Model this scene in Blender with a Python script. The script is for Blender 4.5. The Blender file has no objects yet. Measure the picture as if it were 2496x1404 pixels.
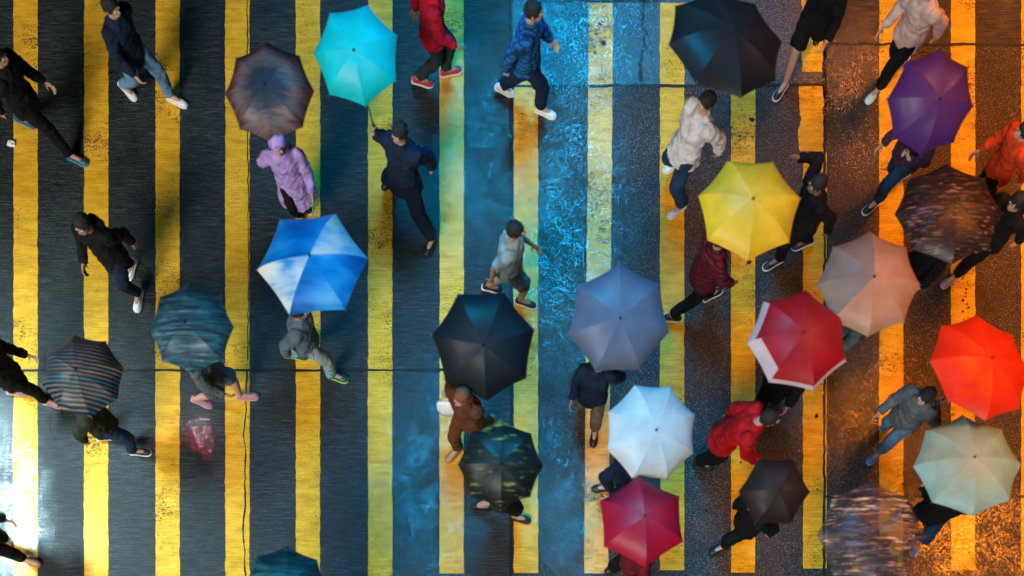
import bpy, math, random
from mathutils import Vector, Matrix, Quaternion
random.seed(7)
H=13.8; K=185.0; CY=-1248/K
C=bpy.context.scene.collection
def px(x,y,z=0.0):
    gx=(x-1248)/K; gy=(702-y)/K; s=(H-z)/H
    return Vector((gx*s, CY+(gy-CY)*s, z))
V=Vector
# ---------------------------------------------------------------- materials
class NT:
    def __init__(s,name):
        s.m=bpy.data.materials.new(name); s.m.use_nodes=True
        s.t=s.m.node_tree; s.b=s.t.nodes['Principled BSDF']; s.out=s.t.nodes['Material Output']
        s.co=s.t.nodes.new('ShaderNodeTexCoord')
    def n(s,k,**kw):
        n=s.t.nodes.new('ShaderNode'+k)
        for a,v in kw.items(): setattr(n,a,v)
        return n
    def l(s,a,b): s.t.links.new(a,b)
    def mapping(s,scale,loc=(0,0,0),rot=(0,0,0)):
        m=s.n('Mapping'); m.inputs['Scale'].default_value=scale; m.inputs['Location'].default_value=loc; m.inputs['Rotation'].default_value=rot
        s.l(s.co.outputs['Object'],m.inputs['Vector']); return m.outputs[0]
    def noise(s,scale,vec=None,detail=4,rough=.55,dist=0):
        n=s.n('TexNoise'); n.inputs['Scale'].default_value=scale; n.inputs['Detail'].default_value=detail
        n.inputs['Roughness'].default_value=rough; n.inputs['Distortion'].default_value=dist
        s.l(vec if vec is not None else s.co.outputs['Object'],n.inputs['Vector']); return n.outputs[0]
    def ramp(s,f,stops,interp='LINEAR'):
        r=s.n('ValToRGB'); cr=r.color_ramp; cr.interpolation=interp
        while len(cr.elements)<len(stops): cr.elements.new(.5)
        for e,(p,c) in zip(cr.elements,stops):
            e.position=p
            e.color=(c,c,c,1) if isinstance(c,(int,float)) else (*c,1)
        s.l(f,r.inputs[0]); return r.outputs[0]
    def mix(s,f,a,b,mode='MIX'):
        m=s.n('MixRGB',blend_type=mode)
        for i,v in ((0,f),(1,a),(2,b)):
            if isinstance(v,(int,float)): m.inputs[i].default_value=v if i==0 else (v,v,v,1)
            elif isinstance(v,tuple): m.inputs[i].default_value=(*v,1)
            else: s.l(v,m.inputs[i])
        return m.outputs[0]
    def math(s,op,a,b=0.0):
        m=s.n('Math',operation=op)
        for i,v in ((0,a),(1,b)):
            if isinstance(v,(int,float)): m.inputs[i].default_value=v
            else: s.l(v,m.inputs[i])
        return m.outputs[0]
    def bump(s,h,strength=.3,dist=.01,to=None):
        b=s.n('Bump'); b.inputs['Strength'].default_value=strength; b.inputs['Distance'].default_value=dist
        s.l(h,b.inputs['Height']); s.l(b.outputs[0],(to or s.b).inputs['Normal'])
    def set(s,**kw):
        for k,v in kw.items():
            i=s.b.inputs[k.replace('_',' ')]
            if isinstance(v,(int,float)): i.default_value=v
            elif isinstance(v,tuple): i.default_value=(*v,1)
            else: s.l(v,i)
def sc(c,f): return tuple(min(1,x*f) for x in c)
def cloth(name,c,rough=.8,kind='plain',c2=None,coat=0.0):
    t=NT(name); n=t.noise(9,detail=5)
    col=t.ramp(n,[(.3,sc(c,.6)),(.7,sc(c,1.15))])
    if kind=='plaid':
        a=t.n('TexWave'); a.bands_direction='X'; a.inputs['Scale'].default_value=5
        b=t.n('TexWave'); b.bands_direction='Z'; b.inputs['Scale'].default_value=5
        for w in (a,b): t.l(t.co.outputs['Object'],w.inputs['Vector'])
        f=t.ramp(t.math('MAXIMUM',a.outputs[1],b.outputs[1]),[(.75,0.0),(.92,1.0)])
        col=t.mix(f,col,c2)
    if kind=='stripe':
        a=t.n('TexWave'); a.bands_direction='Z'; a.inputs['Scale'].default_value=6
        t.l(t.co.outputs['Object'],a.inputs['Vector'])
        col=t.mix(t.ramp(a.outputs[1],[(.55,0.0),(.65,1.0)]),col,c2)
    t.set(Base_Color=col,Roughness=rough,Coat_Weight=coat,Specular_IOR_Level=.18)
    f1=t.noise(22,detail=3,dist=.6); f2=t.noise(400,detail=1)
    t.bump(t.mix(.12,f1,f2),.6,.025)
    return t.m
def simple(name,c,rough=.5,metal=0.0,coat=0.0,bs=.15,ns=60):
    t=NT(name); n=t.noise(ns,detail=4)
    t.set(Base_Color=t.ramp(n,[(.3,sc(c,.8)),(.7,sc(c,1.12))]),Roughness=rough,Metallic=metal,Coat_Weight=coat)
    t.bump(n,bs,.004); return t.m
def canopy(name,kind,cols,rough=.5,seed=0):
    t=NT(name); loc=(seed*3.1,seed*1.7,0)
    if kind=='plain':
        n=t.noise(3.5,t.mapping((1,1,1),loc),detail=4)
        col=t.ramp(n,[(.3,sc(cols[0],.78)),(.7,sc(cols[0],1.1))])
        st=t.noise(1,t.mapping((3,60,3),loc),detail=3)
        col=t.mix(t.ramp(st,[(.45,0.0),(.75,.22)]),col,cols[1] if len(cols)>1 else sc(cols[0],1.5))
    elif kind=='streak':
        n=t.noise(1,t.mapping((2.2,34,6),loc),detail=6,rough=.7)
        k=len(cols); col=t.ramp(n,[(.3+.4*i/(k-1),c) for i,c in enumerate(cols)])
    elif kind=='lines':
        wv=t.n('TexWave'); wv.bands_direction='Y'; wv.inputs['Scale'].default_value=7; wv.inputs['Distortion'].default_value=1.5
        t.l(t.mapping((1,1,0),loc,(0,0,.12)),wv.inputs[0])
        n=t.noise(1,t.mapping((.6,9,0),loc),detail=3,rough=.7); k=len(cols)-1
        lc=t.ramp(n,[(.35+.3*i/(k-1),c) for i,c in enumerate(cols[1:])])
        col=t.mix(t.ramp(wv.outputs[1],[(.55,0.0),(.85,.9)]),cols[0],lc)
    elif kind=='blotch':
        n=t.noise(1,t.mapping((2.0,3.2,2),loc),detail=2,rough=.5); s2=t.noise(1,t.mapping((2.5,45,5),loc),detail=5,rough=.7)
        v=t.math('ADD',t.math('MULTIPLY',n,.8),t.math('MULTIPLY',s2,.25))
        k=len(cols); col=t.ramp(v,[(.38+.27*i/(k-1),c) for i,c in enumerate(cols)])
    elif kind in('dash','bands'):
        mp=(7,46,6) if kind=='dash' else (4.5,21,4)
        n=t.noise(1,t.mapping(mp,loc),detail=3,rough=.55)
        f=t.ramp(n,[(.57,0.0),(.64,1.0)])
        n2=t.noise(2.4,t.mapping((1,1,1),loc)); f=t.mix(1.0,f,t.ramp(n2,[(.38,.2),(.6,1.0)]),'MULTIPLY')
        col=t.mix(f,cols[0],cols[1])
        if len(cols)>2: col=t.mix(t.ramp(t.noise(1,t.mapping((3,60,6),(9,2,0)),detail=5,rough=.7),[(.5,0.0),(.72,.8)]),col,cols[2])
    elif kind=='rings':
        g=t.n('TexGradient',gradient_type='SPHERICAL'); t.l(t.mapping((1.7,1.7,0)),g.inputs[0])
        n=t.noise(1,t.mapping((4,40,4),loc),detail=5,rough=.7)
        v=t.math('ADD',g.outputs[1],t.math('MULTIPLY',t.math('SUBTRACT',n,.5),.8))
        k=len(cols); col=t.ramp(v,[(i/(k-1)*.9,c) for i,c in enumerate(cols)])
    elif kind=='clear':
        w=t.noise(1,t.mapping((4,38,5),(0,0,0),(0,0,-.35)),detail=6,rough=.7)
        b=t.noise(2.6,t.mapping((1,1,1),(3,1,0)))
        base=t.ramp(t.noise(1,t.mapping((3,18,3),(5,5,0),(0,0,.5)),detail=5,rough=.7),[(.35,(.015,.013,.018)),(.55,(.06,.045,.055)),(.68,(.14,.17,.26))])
        glint_paint=t.ramp(b,[(.40,(.5,.5,.6)),(.50,(1,.42,.10)),(.62,(1,.75,.42))])  # orange and pale glints painted into the canopy's base colour
        glint_mask=t.mix(1.0,t.ramp(w,[(.54,0.0),(.66,1.0)]),t.ramp(b,[(.40,.25),(.56,1.0)]),'MULTIPLY')
        col=t.mix(glint_mask,base,glint_paint)
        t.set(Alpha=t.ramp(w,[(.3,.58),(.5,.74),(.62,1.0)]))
    d=t.n('TexVoronoi'); d.inputs['Scale'].default_value=55; t.l(t.co.outputs['Object'],d.inputs['Vector'])
    drops=t.ramp(d.outputs[0],[(.12,1.0),(.3,0.0)])
    wr=t.noise(7,detail=2)
    t.set(Base_Color=col,Roughness=rough,Coat_Weight=.15,Coat_Roughness=.3,Specular_IOR_Level=.3)
    t.bump(t.mix(.12,wr,drops),.35,.02)
    if kind!='clear':
        tr=t.n('BsdfTranslucent'); t.l(col,tr.inputs[0]); mx=t.n('MixShader'); mx.inputs[0].default_value=.15
        t.l(t.b.outputs[0],mx.inputs[1]); t.l(tr.outputs[0],mx.inputs[2]); t.l(mx.outputs[0],t.out.inputs[0])
    return t.m
def road(name,kind,c,wet=.5,seed=0):
    t=NT(name); o=(seed*7.3,seed*2.9,0)
    big=t.noise(.9,t.mapping((1,1,1),o),detail=6,rough=.65)
    sp=t.noise(62,detail=5,rough=.78)
    if kind=='groove':
        g=t.noise(1,t.mapping((4,46,1),o),detail=6,rough=.75)
        h=t.mix(.4,g,sp)
        col=t.ramp(h,[(.40,sc(c,.06)),(.5,c),(.57,sc(c,2.6)),(.64,sc(c,6))]); bs=1.0
    else:
        v=t.n('TexVoronoi'); v.inputs['Scale'].default_value=42; t.l(t.co.outputs['Object'],v.inputs['Vector'])
        h=t.mix(.45,sp,v.outputs[0])
        col=t.ramp(sp,[(.40,sc(c,.15)),(.52,c),(.58,sc(c,6)),(.65,sc(c,15))]); bs=1.0 if kind=='agg' else .4
    col=t.mix(1.0,col,t.ramp(big,[(.3,.45),(.7,1.4)]),'MULTIPLY')
    rg=t.ramp(big,[(.35,.20+.25*(1-wet)),(.62,.42+.2*(1-wet))])
    rg=t.mix(.22,rg,sp)
    t.set(Base_Color=col,Roughness=rg,Specular_IOR_Level=.5)
    t.bump(h,bs,.018); return t.m
def paint(name,c,wear,seed):
    t=NT(name); o=(seed*5.3,seed*11.1,0)
    big=t.noise(1.3,t.mapping((1,1,1),o),detail=5)
    f=t.noise(38,t.mapping((1,1,1),o),detail=6,rough=.75)
    g=t.noise(1,t.mapping((9,42,1),o),detail=5,rough=.7)
    m=t.math('ADD',t.math('MULTIPLY',f,.5),t.math('MULTIPLY',g,.28)); m=t.math('ADD',m,t.math('MULTIPLY',big,.38))
    th=.686-wear*.085
    mask=t.ramp(m,[(th-.015,0.0),(th+.03,.9)])
    col=t.ramp(t.noise(3,t.mapping((1,3,1),o),detail=6,rough=.65),[(.3,sc(c,.66)),(.55,c),(.75,(min(1,c[0]*1.1),min(1,c[1]*1.2),c[2]*2.6))])
    dirt=t.noise(1,t.mapping((3,70,1),o),detail=4,rough=.6)
    col=t.mix(t.ramp(dirt,[(.42,0.0),(.75,.6)]),col,sc(c,.35))
    spk=t.noise(110,detail=2); col=t.mix(t.ramp(spk,[(.58,0.0),(.66,.75)]),col,sc(c,.16))
    t.set(Base_Color=t.mix(mask,col,(.03,.028,.025)),Roughness=t.ramp(big,[(.3,.4),(.7,.65)]),Specular_IOR_Level=.22)
    t.bump(t.mix(.6,f,t.math('SUBTRACT',1.0,mask)),.5,.006); return t.m
def water(name,fac):
    """thin rain film: glossy over see-through, strongest at the middle of its sheet"""
    t=NT(name); g=t.n('TexGradient',gradient_type='SPHERICAL'); t.l(t.co.outputs['Object'],g.inputs[0])
    geo=t.n('NewGeometry')
    def wn(s,d,r):
        a=t.n('TexNoise'); a.inputs['Scale'].default_value=s; a.inputs['Detail'].default_value=d; a.inputs['Roughness'].default_value=r; t.l(geo.outputs['Position'],a.inputs['Vector']); return a.outputs[0]
    a1=wn(2.6,7,.75); fn=wn(42,4,.7)
    m=t.math('MULTIPLY',t.ramp(g.outputs[1],[(0,0.0),(.7,1.0)]),t.ramp(a1,[(.42,.2),(.58,1.0)]))
    m=t.math('MULTIPLY',m,t.ramp(fn,[(.46,.05),(.60,1.0)]))
    m=t.math('MULTIPLY',m,fac)
    gl=t.n('BsdfGlossy'); gl.inputs['Roughness'].default_value=.13; tr=t.n('BsdfTransparent'); mx=t.n('MixShader')
    t.bump(fn,.6,.01,gl)
    t.l(m,mx.inputs[0]); t.l(tr.outputs[0],mx.inputs[1]); t.l(gl.outputs[0],mx.inputs[2]); t.l(mx.outputs[0],t.out.inputs[0])
    return t.m
# ---------------------------------------------------------------- mesh accumulators
SV=[];SF=[]
NU,NVv=14,9
SV.append((0,0,1))
for j in range(1,NVv):
    a=math.pi*j/NVv
    for i in range(NU):
        b=2*math.pi*i/NU; SV.append((math.sin(a)*math.cos(b),math.sin(a)*math.sin(b),math.cos(a)))
SV.append((0,0,-1)); LAST=len(SV)-1
for i in range(NU): SF.append((0,1+i,1+(i+1)%NU))
for j in range(NVv-2):
    for i in range(NU):
        a=1+j*NU+i; b=1+j*NU+(i+1)%NU; SF.append((a,a+NU,b+NU,b))
for i in range(NU): SF.append((LAST,1+(NVv-2)*NU+(i+1)%NU,1+(NVv-2)*NU+i))
def perp(d):
    d=d.normalized(); a=V((0,0,1)) if abs(d.z)<.9 else V((1,0,0))
    u=d.cross(a).normalized(); return u,d.cross(u)
class Acc:
    def __init__(s): s.v=[];s.f=[];s.mi=[]
    def ell(s,c,ax,ay,az):
        o=len(s.v); c=V(c)
        for p in SV: s.v.append(c+ax*p[0]+ay*p[1]+az*p[2])
        s.f+= [tuple(o+i for i in f) for f in SF]
    def sph(s,c,r,sy=None,sz=None): s.ell(c,V((r,0,0)),V((0,sy or r,0)),V((0,0,sz or r)))
    def rings(s,rs,cap=True):
        o=len(s.v); n=len(rs[0])
        for r in rs: s.v+=r
        for j in range(len(rs)-1):
            for i in range(n):
                a=o+j*n+i;b=o+j*n+(i+1)%n; s.f.append((a,b,b+n,a+n))
        if cap: s.f.append(tuple(o+i for i in range(n))[::-1]); s.f.append(tuple(o+(len(rs)-1)*n+i for i in range(n)))
    def cone(s,p0,r0,p1,r1,n=14):
        u,w=perp(p1-p0)
        s.rings([[p+(u*math.cos(2*math.pi*i/n)+w*math.sin(2*math.pi*i/n))*r for i in range(n)] for p,r in((p0,r0),(p1,r1))])
    def chain(s,pts,rad,ends=(True,True),n=14):
        for i,(p,r) in enumerate(zip(pts,rad)):
            if (i==0 and not ends[0]) or (i==len(pts)-1 and not ends[1]): continue
            s.sph(p,r)
        for i in range(len(pts)-1): s.cone(pts[i],rad[i],pts[i+1],rad[i+1],n)
    def tube(s,pts,rad,n=8):
        rs=[]
        for i,p in enumerate(pts):
            d=(pts[min(i+1,len(pts)-1)]-pts[max(i-1,0)])
            u,w=perp(d)
            if rs and i: 
                u=(pu-d.normalized()*pu.dot(d.normalized())).normalized(); w=d.normalized().cross(u)
            pu=u; r=rad[i] if isinstance(rad,(list,tuple)) else rad
            rs.append([p+(u*math.cos(2*math.pi*k/n)+w*math.sin(2*math.pi*k/n))*r for k in range(n)])
        s.rings(rs)
    def eloft(s,rs,n=20):
        s.rings([[V(c)+V((a*math.cos(2*math.pi*i/n),b*math.sin(2*math.pi*i/n),0)) for i in range(n)] for c,a,b in rs])
    def box(s,c,x,y,z):
        o=len(s.v); c=V(c)
        for k in (-1,1):
            for a,b in((-1,-1),(1,-1),(1,1),(-1,1)): s.v.append(c+x*a+y*b+z*k)
        for f in((3,2,1,0),(4,5,6,7),(0,1,5,4),(1,2,6,5),(2,3,7,6),(3,0,4,7)): s.f.append(tuple(o+i for i in f))
    def build(s,name,mats,parent=None,smooth=True):
        me=bpy.data.meshes.new(name); me.from_pydata([tuple(v) for v in s.v],[],s.f)
        for m in (mats if isinstance(mats,list) else [mats]): me.materials.append(m)
        if s.mi: me.polygons.foreach_set('material_index',s.mi)
        if smooth: me.polygons.foreach_set('use_smooth',[True]*len(me.polygons))
        me.update(); o=bpy.data.objects.new(name,me); C.objects.link(o); o.parent=parent
        return o
baked=[]
TX=bpy.data.textures.new('folds','CLOUDS'); TX.noise_scale=.085; TX.noise_depth=1
TH=bpy.data.textures.new('strands','CLOUDS'); TH.noise_scale=.03; TH.noise_depth=1
def remesh(o,vs,it=3,fac=.5,fold=0,tex=None):
    m=o.modifiers.new('r','REMESH'); m.mode='VOXEL'; m.voxel_size=vs; m.use_smooth_shade=True
    s=o.modifiers.new('s','SMOOTH'); s.factor=fac; s.iterations=it
    if fold:
        d=o.modifiers.new('d','DISPLACE'); d.texture=tex or TX; d.texture_coords='GLOBAL'; d.strength=fold; d.mid_level=.42
    baked.append(o); return o
# ---------------------------------------------------------------- road
g=Acc(); g.v=[V((-300,-300,0)),V((300,-300,0)),V((300,300,0)),V((-300,300,0))]; g.f=[(0,1,2,3)]
ground=g.build('ground',road('ground_asphalt','agg',(.02,.02,.022),.5,9),None,False); ground['kind']='structure'
def slab(x0,y0,x1,y1,m):
    a=Acc(); p,q=px(x0,y0),px(x1,y1)
    a.v=[V((p.x,q.y,.004)),V((q.x,q.y,.004)),V((q.x,p.y,.004)),V((p.x,p.y,.004))]; a.f=[(0,1,2,3)]
    o=a.build('road',m,None,False); o['kind']='structure'
slab(-1400,-900,1243,903,road('grooved_concrete_left','groove',(.014,.020,.022),.35,1))
slab(-1400,907,1243,2700,road('grooved_concrete_low','groove',(.013,.020,.024),.6,2))
slab(1247,-900,2008,208,road('smooth_wet_asphalt','smooth',(.012,.021,.026),.7,3))
slab(1247,212,2008,2700,road('aggregate_asphalt','agg',(.015,.016,.016),.65,4))
slab(2012,-900,3900,108,road('grooved_concrete_top','groove',(.032,.018,.010),.4,5))
slab(2012,112,3900,1208,road('brown_glow_asphalt','agg',(.026,.014,.007),.4,6))  # right-hand slabs: orange sign glow worked into their brown base colours
slab(2012,1212,3900,2700,road('grooved_concrete_corner','groove',(.036,.020,.010),.75,7))
def strip(name,pts,w0,w1,m,z,step=.04,jit=.004,kind='structure',ends=True):
    P=[]
    for a,b in zip(pts,pts[1:]):
        n=max(1,int((b-a).length/step))
        P+=[a.lerp(b,i/n) for i in range(n)]
    P.append(pts[-1]); A=Acc(); jl=jr=0
    for i,p in enumerate(P):
        d=(P[min(i+1,len(P)-1)]-P[max(i-1,0)]).normalized(); s=V((-d.y,d.x,0))
        jl=jl*.7+random.gauss(0,jit); jr=jr*.7+random.gauss(0,jit)
        A.v+=[V((p.x,p.y,z))+s*(w0+jl),V((p.x,p.y,z))-s*(w1+jr)]
    A.f=[(2*i,2*i+1,2*i+3,2*i+2) for i in range(len(P)-1)]
    o=A.build(name,m,None,False)
    if kind: o['kind']=kind
    return o
Y=(.88,.48,.026)
stripes=[(-34,-140,1500,.5),(63,-150,1470,.25),(235,-150,1470,.4),(409,-150,1470,.45),(579,-150,1470,.3),(751,-150,1470,.4),(927,-150,1470,.45),
 (1101,-150,1398,.35),(1282,178,1397,.5),(1461,8,1398,.8),(1638,8,1390,.4),(1811,-20,1396,.5),(1985,-60,1386,.5),(2172,-120,1382,.5),(2347,-120,1390,.6),(2518,-120,1390,.5),(2690,-120,1390,.4)]
for k,(x,y0,y1,w) in enumerate(stripes):
    c={7:(.94,.48,.04),8:(.94,.45,.022),9:(.94,.50,.09)}.get(k,Y)
    if k>=10: c=(.76,.43,.014)
    top=px(x+ (4 if k==9 else 0),y0); bot=px(x-(8 if k==9 else 0),y1)
    hw=29.5/K; m=paint('yellow_paint',c,w,k)
    if k==11:
        strip('road_marking',[px(x,206),bot],hw,hw,m,.008,step=.022,jit=.002); continue
    if k==12:
        strip('road_marking',[px(x-6,y0),px(x-6,176)],hw,hw*.8,m,.008,jit=.006)
        strip('road_marking',[px(x-8,205),px(x-8,370)],hw,hw,m,.008,jit=.006)
        strip('road_marking',[px(x,372),bot],hw,hw*.95,m,.008,step=.022,jit=.002); continue
    strip('road_marking',[top,bot],hw,hw,m,.008,step=.022,jit=.0022)
tar=simple('joint_tar',(.003,.003,.004),.7,bs=.4)
def joint(pts,w=2.0,jit=.0025,wand=2.0):
    P=[]
    for a,b in zip(pts,pts[1:]):
        L=math.hypot(b[0]-a[0],b[1]-a[1]); n=max(1,int(L/14))
        for i in range(n):
            f=i/n; P.append((a[0]+(b[0]-a[0])*f+random.uniform(-wand,wand),a[1]+(b[1]-a[1])*f+random.uniform(-wand,wand)))
    P.append(pts[-1])
    strip('expansion_joint',[px(*p) for p in P],w/K,w/K,tar,.012,step=.05,jit=jit)
joint([(-1000,905),(1245,903)],2.8,wand=1.2); joint([(1245,212),(2008,208)],3.4,wand=1.2); joint([(2010,108),(3900,116)],3.0,wand=1.2)
joint([(2010,1211),(3900,1209)],2.4,wand=1.2); joint([(1246,-600),(1246,2600)],4.2,wand=1); joint([(2010,-600),(2008,2600)],3.2,wand=1.6)
joint([(1310,5),(1607,4)],2,wand=1)
joint([(603,-300),(604,300),(607,640),(604,880)],1.1,.0015,wand=1.4)
joint([(602,905),(599,1000),(593,1060),(600,1110),(597,1180),(600,1230),(592,1290),(596,1330),(600,1404),(600,2400)],1.7,.003,1.6)
joint([(1572,0),(1566,40),(1574,80),(1558,130),(1562,200)],2.5,.006,5)
joint([(1560,92),(1590,130)],1.5,.004,4); joint([(2013,110),(2005,160),(2016,240),(2008,300)],4,.008,6)
joint([(2240,130),(2330,130)],1,.003,2)
def blob(x,y,r,m,name,z=.0125):
    A=Acc(); n=14; c=px(x,y); A.v=[V((c.x,c.y,z))]+[V((c.x+math.cos(2*math.pi*i/n)*r*random.uniform(.5,1.4),c.y+math.sin(2*math.pi*i/n)*r*random.uniform(.5,1.4),z)) for i in range(n)]
    A.f=[(0,1+i,1+(i+1)%n) for i in range(n)]; o=A.build(name,m,None,False); o['kind']='structure'
for x,y in((1462,60),(1455,85),(1470,105),(1450,130),(1832,293),(1825,640),(1805,1128),(2420,220),(2435,505),(1990,1015),(1720,1245)): blob(x,y,random.uniform(.015,.04),tar,'tar_patch')
for i in range(16): blob(2352+random.uniform(-8,8),625+i*9,random.uniform(.008,.02),tar,'tar_patch',.0125+i*.0002)
def puddle(x,y,rx,ry,fac,z):
    A=Acc(); n=28; A.v=[V((math.cos(2*math.pi*i/n),math.sin(2*math.pi*i/n),0)) for i in range(n)]; A.f=[tuple(range(n))]
    o=A.build('water',water('rain_film',fac),None,False); c=px(x,y); o.location=(c.x,c.y,z); o.scale=(rx,ry,1); o['kind']='structure'
for i,a in enumerate(((-10,1270,.85,1.8,.40),(482,1075,.26,.42,.6),(2360,1340,1.6,1.0,.30),(1430,80,1.3,1.1,.13),(1380,520,1.0,2.6,.13),(2090,230,.8,1.2,.13),(1060,1180,1.0,1.8,.13),(1420,1200,.9,1.6,.12),(2100,1000,1.0,1.6,.10),(1150,350,.8,1.8,.08))):
    puddle(*a,.016+i*.0006)
def tag(o,label,cat,group=None):
    o['label']=label; o['category']=cat
    if group: o['group']=group
iron=simple('dark_iron',(.012,.012,.014),.45,.6)
for (x,y,lab) in ((1346,696,'small square dark iron cover on the blue-lit asphalt'),(1941,686,'small square dark iron cover on the orange-lit asphalt')):
    A=Acc(); c=px(x,y,.014); h=.055
    A.box(c,V((h,0,0)),V((0,h,0)),V((0,0,.004)))
    r=A.build('utility_cover',iron,None,False); tag(r,lab,'cover','utility covers in the road')
    B=Acc()
    for i in range(5): B.box(c+V((-.04+.02*i,0,.0055)),V((.004,0,0)),V((0,.042,0)),V((0,0,.002)))
    B.build('tread_bars',iron,r,False)
A=Acc(); c=px(26,350,.03); A.sph(c,.055,.04,.028)
for i,v in enumerate(A.v): A.v[i]=c+(v-c)*random.uniform(.6,1.3)
tag(A.build('crumpled_paper',simple('white_paper',(.75,.78,.8),.8),None,False),'crumpled scrap of white paper on the wet road beside the leftmost stripes','litter')
# ---------------------------------------------------------------- people
SKIN=[simple('skin_light',(.50,.28,.20),.5,bs=.1),simple('skin_tan',(.38,.21,.14),.5,bs=.1),simple('skin_brown',(.25,.13,.085),.5,bs=.1)]
HAIR=[simple('black_hair',(.008,.007,.007),.8,bs=.6,ns=90),simple('brown_hair',(.05,.022,.012),.8,bs=.6,ns=90),simple('auburn_hair',(.20,.05,.02),.75,bs=.6,ns=90)]
EYE=simple('eye_white',(.6,.6,.6),.2); 
cmats={}
def cm(name,c,**k):
    if name not in cmats: cmats[name]=cloth(name,c,**k)
    return cmats[name]
def smat(name,c):
    if name not in cmats: cmats[name]=simple(name,c,.5,coat=.1)
    return cmats[name]
def ik(a,b,l1,l2,hint):
    d=b-a; L=d.length; mx=(l1+l2)*.998
    if L>mx: b=a+d*(mx/L); d=b-a; L=mx
    x=(l1*l1-l2*l2+L*L)/(2*L); h=math.sqrt(max(0,l1*l1-x*x)); u=d/L
    p=hint-u*hint.dot(u); p.normalize()
    return a+u*x+p*h,b
def make_shoe(root,M,upper,sole,lace,stripes3=None):
    A=Acc(); secs=[(-.132,.018,.05),(-.125,.032,.074),(-.10,.039,.088),(-.06,.038,.092),(-.02,.038,.084),(.02,.043,.066),(.06,.048,.054),(.10,.048,.047),(.13,.039,.040),(.148,.024,.03),(.154,.010,.02)]
    n=12; rs=[]
    for y,w,h in secs:
        r=[]
        for i in range(n):
            t=math.pi*i/(n-1); r.append(V((w*math.cos(t),y,.020+h*math.sin(t)**.75)))
        rs.append(r)
    A.rings(rs); o=A.build('shoe',upper,root); o.matrix_local=M
    B=Acc(); ol=[]
    for y,w,h in secs: ol.append((w+.006,y))
    poly=[V((w,y,0)) for w,y in ol]+[V((-w,y,0)) for w,y in reversed(ol)]
    poly=[V((p.x,p.y*1.03,p.z)) for p in poly]
    B.rings([[p+V((0,0,0)) for p in poly],[V((p.x*1.0,p.y,.026)) for p in poly],[V((p.x*.95,p.y*.985,.031)) for p in poly]])
    B.build('sole',sole,o,False)
    D=Acc()
    for i in range(4):
        y=.005+.018*i; z=.020+(.0735-.011*i)
        D.tube([V((-.024,y,z-.006)),V((0,y+.004,z+.004)),V((.024,y,z-.006))],.0032,6)
    D.build('laces',lace,o)
    if stripes3:
        E=Acc()
        for sx in(-1,1):
            for i in range(3):
                y=-.035+.022*i; E.tube([V((sx*.046,y+.012,.03)),V((sx*.043,y+.004,.05)),V((sx*.034,y-.004,.075))],.005,6)
        E.build('side_stripes',stripes3,o)
    return o
def free_hand(A,w,d,n,side):
    ww=d.cross(n).normalized()*side
    A.ell(w+d*.05,d*.056,ww*.042,n*.017)
    for i,(l,off) in enumerate(((.068,.031),(.078,.010),(.073,-.011),(.058,-.031))):
        p=w+d*.088+ww*off; pts=[p]; a=math.radians(10)
        for k,fr in enumerate((.45,.32,.25)):
            a+=math.radians(20); dd=d*math.cos(a)+n*math.sin(a)+ww*off*1.6; p=p+dd.normalized()*l*fr; pts.append(p)
        A.chain(pts,[.0098,.0092,.0086,.0078],n=8)
    p=w+d*.022+ww*.03; p1=p+(d*.55+ww*.7+n*.35).normalized()*.038; p2=p1+(d*.85+ww*.25+n*.4).normalized()*.032
    A.chain([p,p1,p2],[.013,.0105,.009],n=8)
def grip_hand(A,S,a,o):
    t=a.cross(o).normalized()
    A.ell(S+o*.034-t*.008,a*.043,t*.046,o*.016)
    for i,off in enumerate((.033,.011,-.011,-.032)):
        end=(235,250,245,225)[i]; pts=[]
        for k in range(5):
            th=math.radians(35+(end-35)*k/4); pts.append(S+a*off+(o*math.cos(th)+t*math.sin(th))*.027)
        A.chain(pts,[.0098,.0094,.009,.0084,.0078],n=8)
    pts=[S+a*(.03+.012*k)+(o*math.cos(math.radians(th))+t*math.sin(math.radians(th)))*.029 for k,th in enumerate((-45,-95,-140))]
    A.chain(pts,[.013,.0105,.009],n=8)
    return S+o*.046-t*.062
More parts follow.
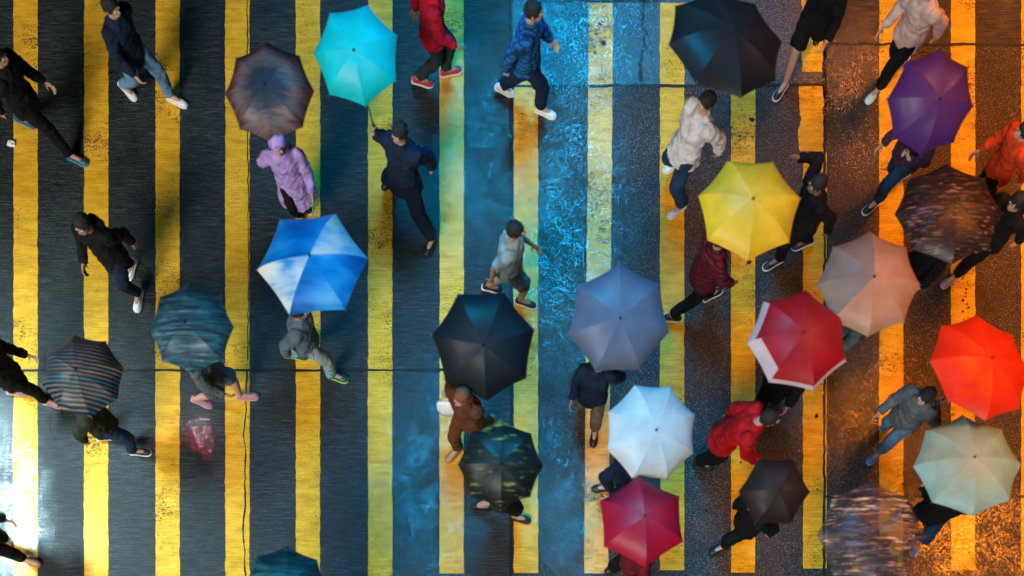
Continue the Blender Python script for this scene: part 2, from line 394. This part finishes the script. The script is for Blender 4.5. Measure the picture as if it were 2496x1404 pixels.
def person(label,fa,fb,head,top,legs,shoe,umb=None,s=1.0,skin=0,hair=0,longhair=False,coat=None,legstyle='trousers',sleeves=True,lean=.05,
           reach=None,sock=None,hood=False,hoodup=False,loose=1.0,handpx=None):
    A3,B3=px(*fa),px(*fb); mid=(A3+B3)/2
    hd=V((head[0],-head[1],0)).normalized(); yaw=math.atan2(-hd.x,hd.y)
    root=bpy.data.objects.new('person',None); C.objects.link(root); root.location=mid; root.rotation_euler=(0,0,yaw)
    tag(root,label,'person','people crossing the striped road')
    R=Matrix.Rotation(-yaw,3,'Z')
    loc=lambda w: R@(w-mid)
    feet=[loc(A3),loc(B3)]
    feet.sort(key=lambda p:p.x)
    if abs(feet[0].x-feet[1].x)<.06: feet[0].x-=.04; feet[1].x+=.04
    front=0 if feet[0].y>feet[1].y else 1
    sg=(-1,1); hips=[];ank=[];Ms=[]
    for i in(0,1):
        f=feet[i]; M=Matrix.Translation(V((f.x,f.y,.011)))@Matrix.Rotation(math.radians((8,-8)[i]),4,'Z')
        stride=abs(feet[0].y-feet[1].y)
        if i!=front and stride>.25:
            b=V((0,.075,0)); M=M@Matrix.Translation(b)@Matrix.Rotation(-math.radians(min(42,stride*45)),4,'X')@Matrix.Translation(-b)
        Ms.append(M); ank.append(M@V((0,-.07,.10)))
    th,sh=.455*s,.43*s; hz=.93*s
    for i in(0,1):
        hxy=V((sg[i]*.09*s,.02,0)); d=V((ank[i].x-hxy.x,ank[i].y-hxy.y)).length
        m=(th+sh)*.985; hz=min(hz,ank[i].z+math.sqrt(max(.2,m*m-d*d)))
    knees=[]
    for i in(0,1):
        h=V((sg[i]*.09*s,.02,hz)); hips.append(h); k,a=ik(h,ank[i],th,sh,V((sg[i]*.08,1,.1))); knees.append(k); ank[i]=a
    zz=lambda r: V((0,.02+max(0,r)*lean*1.6,hz+r*s))
    prof=[(-.11,.12,.095),(-.04,.165,.12),(.04,.165,.118),(.14,.14,.10),(.26,.148,.108),(.38,.175,.118),(.46,.175,.10),(.515,.12,.075),(.56,.058,.058),(.63,.052,.055)]
    B=Acc(); B.eloft([(zz(r),a*s,b*s) for r,a,b in prof])
    hc=zz(.725)+V((0,.025,0))
    B.sph(hc,.076*s,.096*s,.102*s); B.sph(hc+V((0,.032,-.062))*s,.054*s,.062*s,.056*s)
    B.cone(hc+V((0,.085,.02))*s,.007*s,hc+V((0,.112,-.018))*s,.014*s,8); B.sph(hc+V((0,.106,-.02))*s,.014*s)
    B.ell(hc+V((0,.086,-.056))*s,V((.024,0,0)),V((0,.014,0)),V((0,0,.009))); B.ell(hc+V((0,.078,.036))*s,V((.048,0,0)),V((0,.017,0)),V((0,0,.01)))
    for q in sg: B.sph(hc+V((q*.079,-.005,-.008))*s,.012*s,.02*s,.03*s)
    shl=[zz(.455)+V((q*.175*s,0,0)) for q in sg]; ua,fo=.29*s,.25*s
    hold=None
    chest=zz(.3)
    elb=[];wri=[]
    if umb:
        ap=loc(px(umb[0],umb[1],umb[2])); 
        side=1 if ap.x>=chest.x-.02 else 0
        flat=V((ap.x-chest.x,ap.y-chest.y,0)); L=flat.length
        if L<.01: flat=V((0,1,0)); L=1
        flat=flat/L*min(max(L,.24),.50)
        if flat.y<-.05 : flat.y*=.6
        S=V((chest.x+flat.x,chest.y+flat.y,1.20*s))
        if V((flat.x,flat.y,0)).length<.22: S.x+=sg[side]*.18
        d=S-shl[side]
        if d.length>.50: S=shl[side]+d*(.50/d.length)
        a=(ap-S).normalized(); hold=(side,S,a,ap)
    lf=loose
    for i in(0,1):
        q=sg[i]
        if hold and hold[0]==i:
            S,a=hold[1],hold[2]; o=(shl[i]-S); o=(o-a*o.dot(a)).normalized(); w=grip_hand(B,S,a,o)
            e,w2=ik(shl[i],w,ua,fo,V((q*.5,-.5,-1)))
            if (w2-w).length>.002: B.chain([w2,w],[.024,.024])
            wri.append(w); elb.append(e)
        else:
            sw=(-1 if (front==i) else 1)*.22
            tgt=shl[i]+V((q*.07,sw,-.46*s)) if not (reach and reach[0]==i) else shl[i]+V(reach[1])
            if handpx: tgt=loc(px(*handpx))
            e,w=ik(shl[i],tgt,ua,fo,V((q*.3,-1,0))); d=(w-e).normalized(); n=V((-q,0,0)); n=(n-d*n.dot(d)).normalized()
            free_hand(B,w,d,n,1 if i==0 else -1); wri.append(w); elb.append(e); freew=w
        B.chain([shl[i],elb[i],wri[i]],[.058*s,.041*s,.026*s])
        B.chain([hips[i],knees[i],knees[i].lerp(ank[i],.35),ank[i]],[.088*s,.056*s,.055*s,.036*s])
        B.chain([ank[i],Ms[i]@V((0,.07,.045))],[.036,.028]); B.sph(Ms[i]@V((0,-.08,.05)),.03)
    body=B.build('body',SKIN[skin],root); remesh(body,.0085,2,.4)
    for q in sg:
        E=Acc(); E.sph(hc+V((q*.032,.083,.014))*s,.0125*s); eo=E.build('eye',EYE,root)
    Hh=Acc(); Hh.sph(hc+V((0,-.014,.028))*s,.090*s,.106*s,.098*s)
    for q in sg: Hh.sph(hc+V((q*.055,-.02,.0))*s,.036*s,.06*s,.06*s)
    Hh.sph(hc+V((0,-.07,-.03))*s,.06*s,.045*s,.06*s)
    if longhair:
        Hh.sph(hc+V((0,-.085,-.10))*s,.09*s,.05*s,.16*s)
    remesh(Hh.build('hair',HAIR[hair],root),.010,2,.4,.022,TH)
    T=Acc()
    T.eloft([(zz(-.10),.13*s,.115*s),(zz(-.04),.182*s,.135*s),(zz(.05),.178*s,.13*s),(zz(.13),.155*s,.115*s)])
    for i in(0,1):
        if legstyle=='trousers':
            e=knees[i].lerp(ank[i],.95)
            T.chain([hips[i]+V((0,0,-.02)),knees[i],knees[i].lerp(ank[i],.4),e],[.104*s,.079*s*lf,.074*s*lf,.066*s*lf],ends=(True,False))
        elif legstyle=='shorts':
            e=hips[i].lerp(knees[i],.9); T.chain([hips[i]+V((0,0,-.02)),e],[.112*s,.105*s],ends=(True,False))
    remesh(T.build(legstyle,legs,root),.014,2,.5,.03)
    J=Acc(); off=.036*lf
    jr=[(zz(-.16),.205*s*lf,.168*s*lf),(zz(-.08),.200*s,.16*s)] if not coat else [(zz(-.45),.26*s,.23*s),(zz(-.25),.22*s,.185*s),(zz(-.1),.2*s,.16*s)]
    jr+=[(zz(r),(a+off)*s,(b+off)*s) for r,a,b in prof if 0<r<.5]+[(zz(.525),.12*s,.095*s),(zz(.565),.078*s,.078*s)]
    J.eloft(jr)
    for i in(0,1):
        if sleeves: J.chain([shl[i],elb[i],elb[i].lerp(wri[i],.93)],[.084*s*lf,.069*s*lf,.052*s*lf],ends=(True,False))
        else: J.chain([shl[i],shl[i].lerp(elb[i],.85)],[.082*s,.074*s],ends=(True,False))
    J.tube([zz(.555)+V((.07*math.cos(a),.065*math.sin(a),0)) for a in [k*math.pi/6 for k in range(12)]+[0.01]],.018,8)
    if hood: J.ell(zz(.50)+V((0,-.115,0)),V((.12,0,0)),V((0,.06,.02)),V((0,-.03,.085)))
    if hoodup:
        J.sph(hc+V((0,-.035,.04))*s,.112*s,.125*s,.115*s); J.sph(hc+V((0,-.05,-.07))*s,.105*s,.09*s,.11*s)
    remesh(J.build('coat' if coat else ('jacket' if sleeves else 'shirt'),top,root),.013,2,.5,.042)
    u_,so,la=shoe[:3]
    for i in(0,1):
        make_shoe(root,Ms[i],u_,so,la,shoe[3] if len(shoe)>3 else None)
        if sock:
            q=Acc(); q.chain([ank[i]+V((0,0,-.02)),ank[i].lerp(knees[i],.25)],[.07,.072],ends=(False,False)); q.build('sock',sock,root)
    Ri=Matrix.Rotation(yaw,3,'Z')
    inv=lambda p: Ri@p+mid
    res={'root':root,'wrists':[inv(w) for w in wri],'free':inv(freew)}
    if hold:
        res['S']=inv(hold[1]); res['apex']=inv(hold[3])
    return res
# ---------------------------------------------------------------- umbrellas
STEEL=simple('umbrella_steel',(.25,.26,.28),.35,.9); BLK=simple('black_plastic',(.015,.015,.016),.35)
def umbrella(label,S,apex,R,mats,n=8,pick=None,drop=.2,rot=0.0,handle=None,axis=None):
    """axis: direction the canopy faces when its tilt joint is used"""
    root=bpy.data.objects.new('umbrella',None); C.objects.link(root)
    ax=(apex-S); L=ax.length; q=V((0,0,1)).rotation_difference(ax.normalized())
    root.location=S; root.rotation_mode='QUATERNION'; root.rotation_quaternion=q
    tag(root,label,'umbrella','open umbrellas above the crossing')
    top=V((0,0,L)); Q=Quaternion()
    if axis: Q=V((0,0,1)).rotation_difference(q.inverted()@V(axis).normalized())
    def J(A):
        A.v=[top+Q@(V(p)-top) for p in A.v]; return A
    A=Acc(); A.tube([V((0,0,.07)),V((0,0,L-.012))],.0065,10); A.build('shaft',STEEL,root)
    A=Acc(); A.tube([V((0,0,.09)),V((0,0,.0)),V((0,0,-.07))]+[V((.03-.03*math.cos(t),0,-.07-.03*math.sin(t))) for t in [k*math.pi/6 for k in range(1,8)]],.0135,10); A.build('handle',handle or BLK,root)
    A=Acc(); A.tube([V((0,0,L)),V((0,0,L+.012)),V((0,0,L+.014)),V((0,0,L+.05))],[.016,.012,.005,.003],12); J(A).build('ferrule',BLK,root)
    CA=Acc(); NR,NC=9,8
    prof=lambda s:(R*math.sin(s*1.25)/math.sin(1.25), L-drop*(1-math.cos(s*1.25))/(1-math.cos(1.25)))
    for k in range(n):
        o=len(CA.v)
        for j in range(NR+1):
            s=max(.02,j/NR); r,z=prof(s)
            for i in range(NC+1):
                t=(i/NC-.5); ph=2*math.pi*(k+i/NC)/n+rot; rel=2*math.pi*t/n
                f=math.cos(math.pi/n)/math.cos(rel); f=f*(1-.035*s*s*(1-4*t*t))
                CA.v.append(V((r*f*math.cos(ph),r*f*math.sin(ph),z-.010*s*(1-4*t*t)+random.uniform(-.0012,.0012)*(0 if i in(0,NC) else 1))))
        for j in range(NR):
            for i in range(NC):
                a=o+j*(NC+1)+i; CA.f.append((a,a+NC+1,a+NC+2,a+1)); CA.mi.append(pick(k,j/NR) if pick else 0)
        c=len(CA.v); CA.v.append(V((0,0,L+.002)))
        for i in range(NC): CA.f.append((c,o+i,o+i+1)); CA.mi.append(pick(k,0) if pick else 0)
    J(CA).build('canopy',mats,root)
    for k in range(n):
        ph=2*math.pi*k/n+rot; cs=V((math.cos(ph),math.sin(ph),0)); A=Acc()
        pts=[]
        for j in range(7):
            r,z=prof(j/6); pts.append(cs*(r*1.0 if j<6 else r*1.015)+V((0,0,z-.006)))
        A.tube(pts,.0028,6); A.sph(pts[-1],.006)
        r,z=prof(.5); A.tube([cs*r+V((0,0,z-.008)),cs*.015+V((0,0,L-.27))],.0022,6)
        J(A).build('rib',STEEL,root)
    A=Acc(); A.tube([V((0,0,L-.30)),V((0,0,L-.02))],[.014,.007],12); J(A).build('runner',BLK,root)
    return root
WS=(smat('white_shoe',(.72,.74,.76)),smat('white_sole',(.8,.8,.8)),smat('grey_lace',(.55,.56,.58)))
BS=(smat('black_shoe',(.014,.014,.016)),smat('white_sole',(.8,.8,.8)),smat('grey_lace',(.55,.56,.58)))
BB=(smat('black_shoe',(.014,.014,.016)),smat('black_sole',(.02,.02,.02)),smat('black_lace',(.03,.03,.03)))
PK=(smat('pink_shoe',(.45,.20,.26)),smat('pink_sole',(.55,.35,.40)),smat('grey_lace',(.55,.56,.58)))
RD=(smat('red_shoe',(.6,.03,.05)),smat('white_sole',(.8,.8,.8)),smat('grey_lace',(.55,.56,.58)))
GN=(smat('teal_shoe',(.02,.08,.11)),smat('lime_sole',(.40,.62,.06)),smat('lime_lace',(.5,.75,.1)))
TL=(smat('teal_shoe',(.02,.08,.11)),smat('teal_sole',(.05,.3,.4)),smat('lime_lace',(.5,.75,.1)))
A3=(smat('white_shoe',(.72,.74,.76)),smat('white_sole',(.8,.8,.8)),smat('grey_lace',(.55,.56,.58)),smat('navy_mark',(.02,.03,.12)))
TN=(smat('tan_shoe',(.45,.25,.16)),smat('tan_sole',(.3,.18,.1)),smat('tan_lace',(.4,.25,.15)))
BU=(smat('blue_shoe',(.08,.22,.55)),smat('blue_sole',(.4,.5,.7)),smat('grey_lace',(.55,.56,.58)))
black=cm('black_cloth',(.005,.006,.008)); navy=cm('navy_cloth',(.007,.018,.048)); jeans=cm('denim',(.015,.042,.10)); ljeans=cm('light_denim',(.14,.30,.48))
lilac=cm('lilac_cloth',(.42,.29,.66)); grey=cm('grey_cloth',(.10,.13,.15)); lgrey=cm('pale_grey_cloth',(.27,.35,.38)); white=cm('white_cloth',(.66,.62,.65))
redj=cm('crimson_cloth',(.58,.013,.045)); blueplaid=cm('blue_plaid',(.01,.13,.36),kind='plaid',c2=(.005,.03,.10)); maroon=cm('maroon_stripe',(.16,.010,.025),kind='stripe',c2=(.02,.007,.014))
brown=cm('brown_cloth',(.12,.042,.018)); olive=cm('olive_cloth',(.025,.03,.018)); khaki=cm('khaki_cloth',(.17,.12,.08)); orange=cm('orange_cloth',(.66,.055,.012))
deepred=cm('deep_red_cloth',(.46,.006,.010)); pinkw=cm('pale_pink_cloth',(.56,.40,.39)); dred=cm('dark_red_cloth',(.15,.01,.02))
plum=cm('plum_cloth',(.04,.02,.055))
P={}; p=person
P['a']=p('person in black with teal-soled shoes striding across the leftmost stripe at the top left',(190,393),(62,305),(1,.25),black,black,TL,skin=1,hood=True)
P['b']=p('person in navy jacket, pale blue jeans and white shoes at the top edge',(432,250),(312,226),(1,.65),navy,ljeans,WS,skin=0)
P['c']=p('person in long hooded lilac coat under the maroon streaked umbrella',(750,498),(736,545),(.1,1),lilac,black,BS,umb=(645,206,2.0),coat=True,loose=.95,hoodup=True,s=.97)
P['d']=p('person in black jacket, navy trousers and white shoes above the blue streaked umbrella',(340,735),(325,658),(-.35,1),black,navy,WS,skin=1,hood=True)
P['e']=p('person in grey jacket, pale trousers and lime-soled shoes under the blue and white umbrella',(822,922),(722,872),(1,.15),cm('blue_grey_cloth',(.10,.15,.20)),lgrey,GN,umb=(754,622,2.02),sock=smat('turquoise_sock',(.1,.55,.6)))
P['f']=p('person in grey shorts and pink shoes under the blue streaked umbrella',(602,977),(492,976),(1,.1),grey,grey,PK,umb=(450,786,2.02),legstyle='shorts')
P['g']=p('person in olive jacket, jeans and black shoes under the multicoloured striped umbrella',(342,1104),(262,1068),(1,-.1),olive,jeans,BS,umb=(184,900,2.02))
P['h']=p('person in black at the left edge beside the multicoloured striped umbrella',(128,985),(45,960),(1,.1),black,black,PK,hood=True,s=.95)
P['i']=p('person in grey under the dark teal umbrella at the bottom edge',(760,1510),(800,1545),(-.4,1),grey,navy,BS,umb=(700,1428,2.02))
P['j']=p('person in black with tan shoes in the bottom left corner',(75,1368),(0,1325),(1,.2),black,black,TN)
P['k']=p('person in crimson jacket, dark trousers and red shoes at the top edge',(1027,207),(1098,180),(1,-.1),redj,cm('charcoal_cloth',(.03,.04,.045)),RD)
P['l']=p('person in blue plaid jacket and white shoes at the top edge',(1224,235),(1330,271),(1,.25),blueplaid,navy,WS,loose=1.12)
P['m']=p('person in navy jacket and black trousers striding below the turquoise umbrella',(952,442),(1050,602),(-.55,.85),navy,navy,BB,umb=(862,122,2.15),loose=1.25,lean=-.08)
P['n']=p('person in pale grey shirt and grey shorts above the large black umbrella',(1280,742),(1196,708),(1,.15),lgrey,grey,BS,legstyle='shorts',sleeves=False,skin=1)
P['o']=p('person in brown carrying a white bag under the large black umbrella',(1114,1112),(1190,1030),(-.6,.75),brown,brown,TN,umb=(1178,842,2.05),hair=2,longhair=True,handpx=(1075,955,.95))
P['p']=p('person in dark shorts under the black umbrella with yellow bands',(1172,1247),(1266,1258),(1,.05),olive,black,BB,umb=(1222,1130,2.02),legstyle='shorts')
P['q']=p('person in navy jacket and khaki trousers under the slate blue umbrella',(1420,968),(1448,1063),(-.25,1),navy,khaki,BB,umb=(1512,775,1.95),s=.93,lean=-.1)
P['r']=p('person in navy under the white umbrella',(1470,1192),(1555,1215),(-1,.2),navy,navy,BB,umb=(1600,1048,2.02))
P['s']=p('person in dark red under the crimson umbrella at the bottom edge',(1500,1385),(1560,1425),(-.8,.5),dred,black,BB,umb=(1572,1258,2.02))
P['t']=p('person in maroon striped jacket under the yellow umbrella',(1734,722),(1632,782),(1,-.4),maroon,black,BS,umb=(1836,484,2.02),skin=1)
P['u']=p('person in black with outstretched arm, at the right side of the yellow umbrella',(1884,645),(1958,600),(-1,.35),black,black,BS,reach=(1,(.30,.05,.05)),skin=2)
P['v']=p('person in white jacket, jeans and white shoes under the large black-brown umbrella',(1643,410),(1650,517),(-.85,.5),white,jeans,WS,umb=(1786,68,2.15),hair=0,loose=1.2,lean=-.14)
P['w']=p('person in black shorts at the top edge, right of the large black-brown umbrella',(1902,225),(1995,85),(-.45,.85),black,black,BS,legstyle='shorts')
P['x']=p('person in pale pink jacket, black trousers and white three-striped shoes at the top right',(2130,233),(2192,160),(-.75,.6),pinkw,black,A3)
P['y']=p('person in dark plum jacket and jeans under the purple umbrella',(2120,500),(2195,445),(-.85,.5),plum,jeans,BS,umb=(2292,240,2.02))
P['z']=p('person in black with pink shoes striding right of the salmon umbrella',(2312,678),(2385,635),(-.85,.5),black,black,PK,hood=True)
P['A']=p('person in black under the dark umbrella with pink dashes',(2215,700),(2165,735),(-.7,.5),black,black,BB,umb=(2330,492,2.02))
P['B']=p('person in orange jacket at the right edge, above the dark umbrella with pink dashes',(2345,510),(2402,490),(-1,.2),orange,black,BS,s=.95)
P['C']=p('person in grey hidden under the salmon umbrella',(2030,850),(1975,885),(-.7,.5),grey,black,BB,umb=(2132,674,2.02))
P['D']=p('person in black under the red umbrella with white trim',(1842,1012),(1885,965),(-.5,.8),black,black,BB,umb=(1960,810,2.02))
P['E']=p('person in deep red jacket between the white umbrella and the red white-trimmed one',(1712,1135),(1748,1100),(1,.2),deepred,black,BB,lean=.3,loose=1.2)
P['F']=p('person in grey jacket and pale blue jeans under the orange-red umbrella',(2170,1033),(2133,1112),(-.75,.6),grey,ljeans,BU,umb=(2418,872,2.1))
P['G']=p('person in black jacket and denim under the mint umbrella',(2230,1330),(2195,1245),(-.4,.9),black,jeans,BU,umb=(2376,1114,2.02))
P['H']=p('person in grey under the clear umbrella in the lower right',(2030,1405),(2080,1375),(-.8,.4),grey,jeans,BB,umb=(2140,1295,2.02))
P['I']=p('person in black under the dark brown umbrella beside the crimson one',(1750,1332),(1835,1292),(-1,.35),black,black,BB,umb=(1898,1195,2.02))
def u(k,label,R,mats,**kw): 
    return umbrella(label,P[k]['S'],P[k]['apex'],R,mats if isinstance(mats,list) else [mats],**kw)
u('m','plain turquoise umbrella at the top left of centre',.50,canopy('turquoise_canopy','plain',[(.0,.60,.66),(.02,.74,.80)]),n=7,rot=.35,axis=(-.05,-.36,1))
u('c','maroon umbrella with grey streaks and a blue-grey middle, left of the turquoise one',.52,canopy('maroon_canopy','rings',[(.06,.012,.014),(.07,.022,.024),(.17,.12,.13),(.03,.045,.07),(.02,.04,.07)]),n=8,axis=(-.05,-.2,1))
bl=canopy('blue_panel','blotch',[(.0,.09,.38),(.0,.20,.60),(.02,.32,.72)],seed=1)
wh=canopy('white_panel','blotch',[(.03,.28,.62),(.4,.58,.75),(.70,.78,.80),(.74,.60,.25)],seed=2)
wh2=canopy('pale_blue_panel','blotch',[(.02,.2,.55),(.15,.4,.68),(.5,.62,.72),(.68,.64,.45)],seed=3)
u('e','blue umbrella with white and yellow panels',.64,[bl,wh,wh2],n=6,pick=lambda k,s:{0:2,3:1}.get(k,0),rot=.1)
u('f','dark blue umbrella with fine pale streaks on the left side',.50,canopy('blue_streak_canopy','streak',[(.003,.012,.02),(.01,.05,.08),(.03,.12,.17),(.20,.38,.46)],seed=3),n=8)
u('g','dark umbrella with multicoloured fine stripes near the left edge',.48,canopy('multi_stripe_canopy','lines',[(.006,.014,.022),(.02,.14,.20),(.20,.14,.08),(.03,.10,.20),(.36,.27,.10),(.03,.10,.18)],seed=4),n=8,rot=.2)
u('i','dark teal streaked umbrella cut by the bottom edge',.48,canopy('teal_streak_canopy','streak',[(.002,.02,.03),(.008,.06,.08),(.04,.22,.26)],seed=5),n=8)
u('o','large plain black umbrella in the middle of the crossing',.60,canopy('black_canopy','plain',[(.003,.008,.014),(.005,.013,.022)],rough=.65),n=7,rot=.3,drop=.24,axis=(0,-.45,1))
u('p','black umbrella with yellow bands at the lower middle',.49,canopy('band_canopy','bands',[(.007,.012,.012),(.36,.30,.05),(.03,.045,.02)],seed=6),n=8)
u('q','slate blue umbrella right of the large black one',.60,canopy('slate_canopy','plain',[(.10,.125,.19),(.14,.165,.24)]),n=7,rot=.7,axis=(0,-.3,1))
u('r','pale white umbrella below the slate blue one',.55,canopy('white_canopy','plain',[(.58,.62,.62),(.68,.72,.72)]),n=8,rot=.4)
u('s','crimson umbrella at the bottom edge right of centre',.53,canopy('crimson_canopy','plain',[(.44,.005,.03),(.52,.015,.045)]),n=6,rot=.6)
u('t','plain yellow umbrella right of centre',.60,canopy('yellow_canopy','plain',[(.90,.52,.02),(.94,.6,.08)]),n=7,rot=.2)
u('v','large black-brown umbrella cut by the top edge',.70,canopy('blackbrown_canopy','plain',[(.009,.007,.007),(.018,.011,.010)],rough=.65),n=8,rot=.2)
u('y','plain purple umbrella at the upper right',.52,canopy('purple_canopy','plain',[(.075,.022,.17),(.11,.04,.23)]),n=8,drop=.25,axis=(.1,-.45,1))
u('A','dark umbrella with pink dashes at the right',.62,canopy('pinkdash_canopy','dash',[(.014,.008,.010),(.32,.18,.15),(.08,.05,.05)],seed=8),n=8,axis=(0,.12,1))
sa=canopy('greybeige_panel','plain',[(.23,.19,.17)]); sb=canopy('salmon_panel','plain',[(.44,.25,.17)])
u('C','salmon and grey panelled umbrella touching the red one',.59,[sa,sb],n=8,pick=lambda k,s:0 if k in(2,3,4) else 1,axis=(0,-.05,1))
ra=canopy('red_panel','plain',[(.36,.006,.014)]); rb=canopy('white_trim','plain',[(.60,.45,.46),(.5,.3,.3)])
u('D','red umbrella with white trim along its left and lower rim',.60,[ra,rb],n=7,pick=lambda k,s:1 if (k==3 and s>.6) or (k==2 and s>.75) or (k in(4,5) and s>.85) else 0,rot=.5,axis=(.05,.04,1))
u('F','glossy orange-red umbrella at the right edge',.65,canopy('orangered_canopy','plain',[(.72,.03,.008),(.9,.10,.015)]),n=8)
u('G','pale mint umbrella in the lower right',.62,canopy('mint_canopy','plain',[(.26,.50,.50),(.36,.56,.54)]),n=8,axis=(0,.16,1))
u('H','clear plastic umbrella with painted orange reflections at the lower right',.63,canopy('clear_canopy','clear',[],rough=.45),n=8)
u('I','dark brown umbrella right of the crimson one',.41,canopy('darkbrown_canopy','plain',[(.022,.012,.010),(.035,.02,.014)],rough=.65),n=6,drop=.2,axis=(0,-.2,1))
w=P['o']['free']
A=Acc(); b=w+V((-.03,0,-.10))
A.eloft([(b+V((0,0,-.34)),.10,.05),(b+V((0,0,-.33)),.15,.08),(b+V((0,0,-.2)),.17,.09),(b+V((0,0,-.08)),.15,.06),(b+V((0,0,-.03)),.11,.03)])
for i,v in enumerate(A.v): A.v[i]=v+V((random.uniform(-.012,.012),random.uniform(-.012,.012),0))
bagm=simple('white_plastic',(.78,.8,.82),.4)
br=bpy.data.objects.new('shopping_bag',None); C.objects.link(br); tag(br,'white plastic shopping bag below the left rim of the large black umbrella','bag')
A.build('bag_body',bagm,br)
A=Acc()
for q in(-1,1): A.tube([b+V((q*.08,0,-.04)),b+V((q*.05,0,.04)),w+V((0,0,-.07))],.008,6)
A.build('bag_handle',bagm,br)
bpy.context.view_layer.update(); dg=bpy.context.evaluated_depsgraph_get()
news=[]
for o in baked: news.append((o,bpy.data.meshes.new_from_object(o.evaluated_get(dg))))
for o,me in news:
    o.modifiers.clear(); o.data=me
    me.polygons.foreach_set('use_smooth',[True]*len(me.polygons))
# ---------------------------------------------------------------- light
w=bpy.data.worlds.new('World'); bpy.context.scene.world=w; w.use_nodes=True
nt=w.node_tree; sky=nt.nodes.new('ShaderNodeTexSky'); sky.sky_type='NISHITA'; sky.sun_disc=False; sky.sun_elevation=math.radians(40); sky.sun_rotation=math.radians(200)
nt.links.new(sky.outputs[0],nt.nodes['Background'].inputs[0]); nt.nodes['Background'].inputs[1].default_value=.005
def lamp(name,kind,loc,tgt,power,col,spread=None,**kw):
    L=bpy.data.lights.new(name,kind); L.energy=power; L.color=col
    for k,v in kw.items(): setattr(L,k,v)
    if spread: L.spread=math.radians(spread)
    o=bpy.data.objects.new(name,L); C.objects.link(o)
    z=(V(loc)-V(tgt)).normalized(); y=V((0,1,0)); y=(y-z*y.dot(z)).normalized(); x=y.cross(z)
    M=Matrix((x,y,z)).transposed().to_4x4(); M.translation=V(loc); o.matrix_world=M
    return o
lamp('ambient_key','SUN',(-6,-14,15),(0,0,0),2.15,(1,.95,.86),angle=math.radians(22))  # soft ambient key added over the night street, no actual sun
lamp('blue_sign_light','AREA',(.7,6.5,12.5),(.35,.2,0),400,(.0,.50,1),38,shape='RECTANGLE',size=3.4,size_y=14)
lamp('orange_sign_light','AREA',(10.4,4.0,10.5),(6.3,-.8,0),400,(1,.27,.02),42,shape='RECTANGLE',size=4.4,size_y=13)
lamp('white_fill_light','AREA',(-10,-11,11),(-5,-1,0),1050,(1,.97,.9),shape='RECTANGLE',size=5,size_y=3)  # added fill that brightens the left stripes; stands for no sign
lamp('cyan_sign_light','AREA',(-11.5,-.9,10),(-6.9,-3.0,0),190,(.6,.92,1),36,shape='RECTANGLE',size=.6,size_y=3.2)
lamp('red_sign_light','AREA',(-7.1,1.4,10),(-4.15,-2.02,0),1.6,(1,.03,.08),14,shape='RECTANGLE',size=.25,size_y=.4)
cam=bpy.data.cameras.new('camera'); co=bpy.data.objects.new('camera',cam); C.objects.link(co); co.location=(0,CY,H); co.rotation_euler=(0,0,0)
cam.sensor_width=36; cam.lens=H*36/(2496/K); cam.shift_y=.5; cam.clip_end=1000
cam.dof.use_dof=True; cam.dof.focus_distance=H-.1; cam.dof.aperture_fstop=.2
bpy.context.scene.camera=co
bpy.context.scene.view_settings.view_transform='Standard'
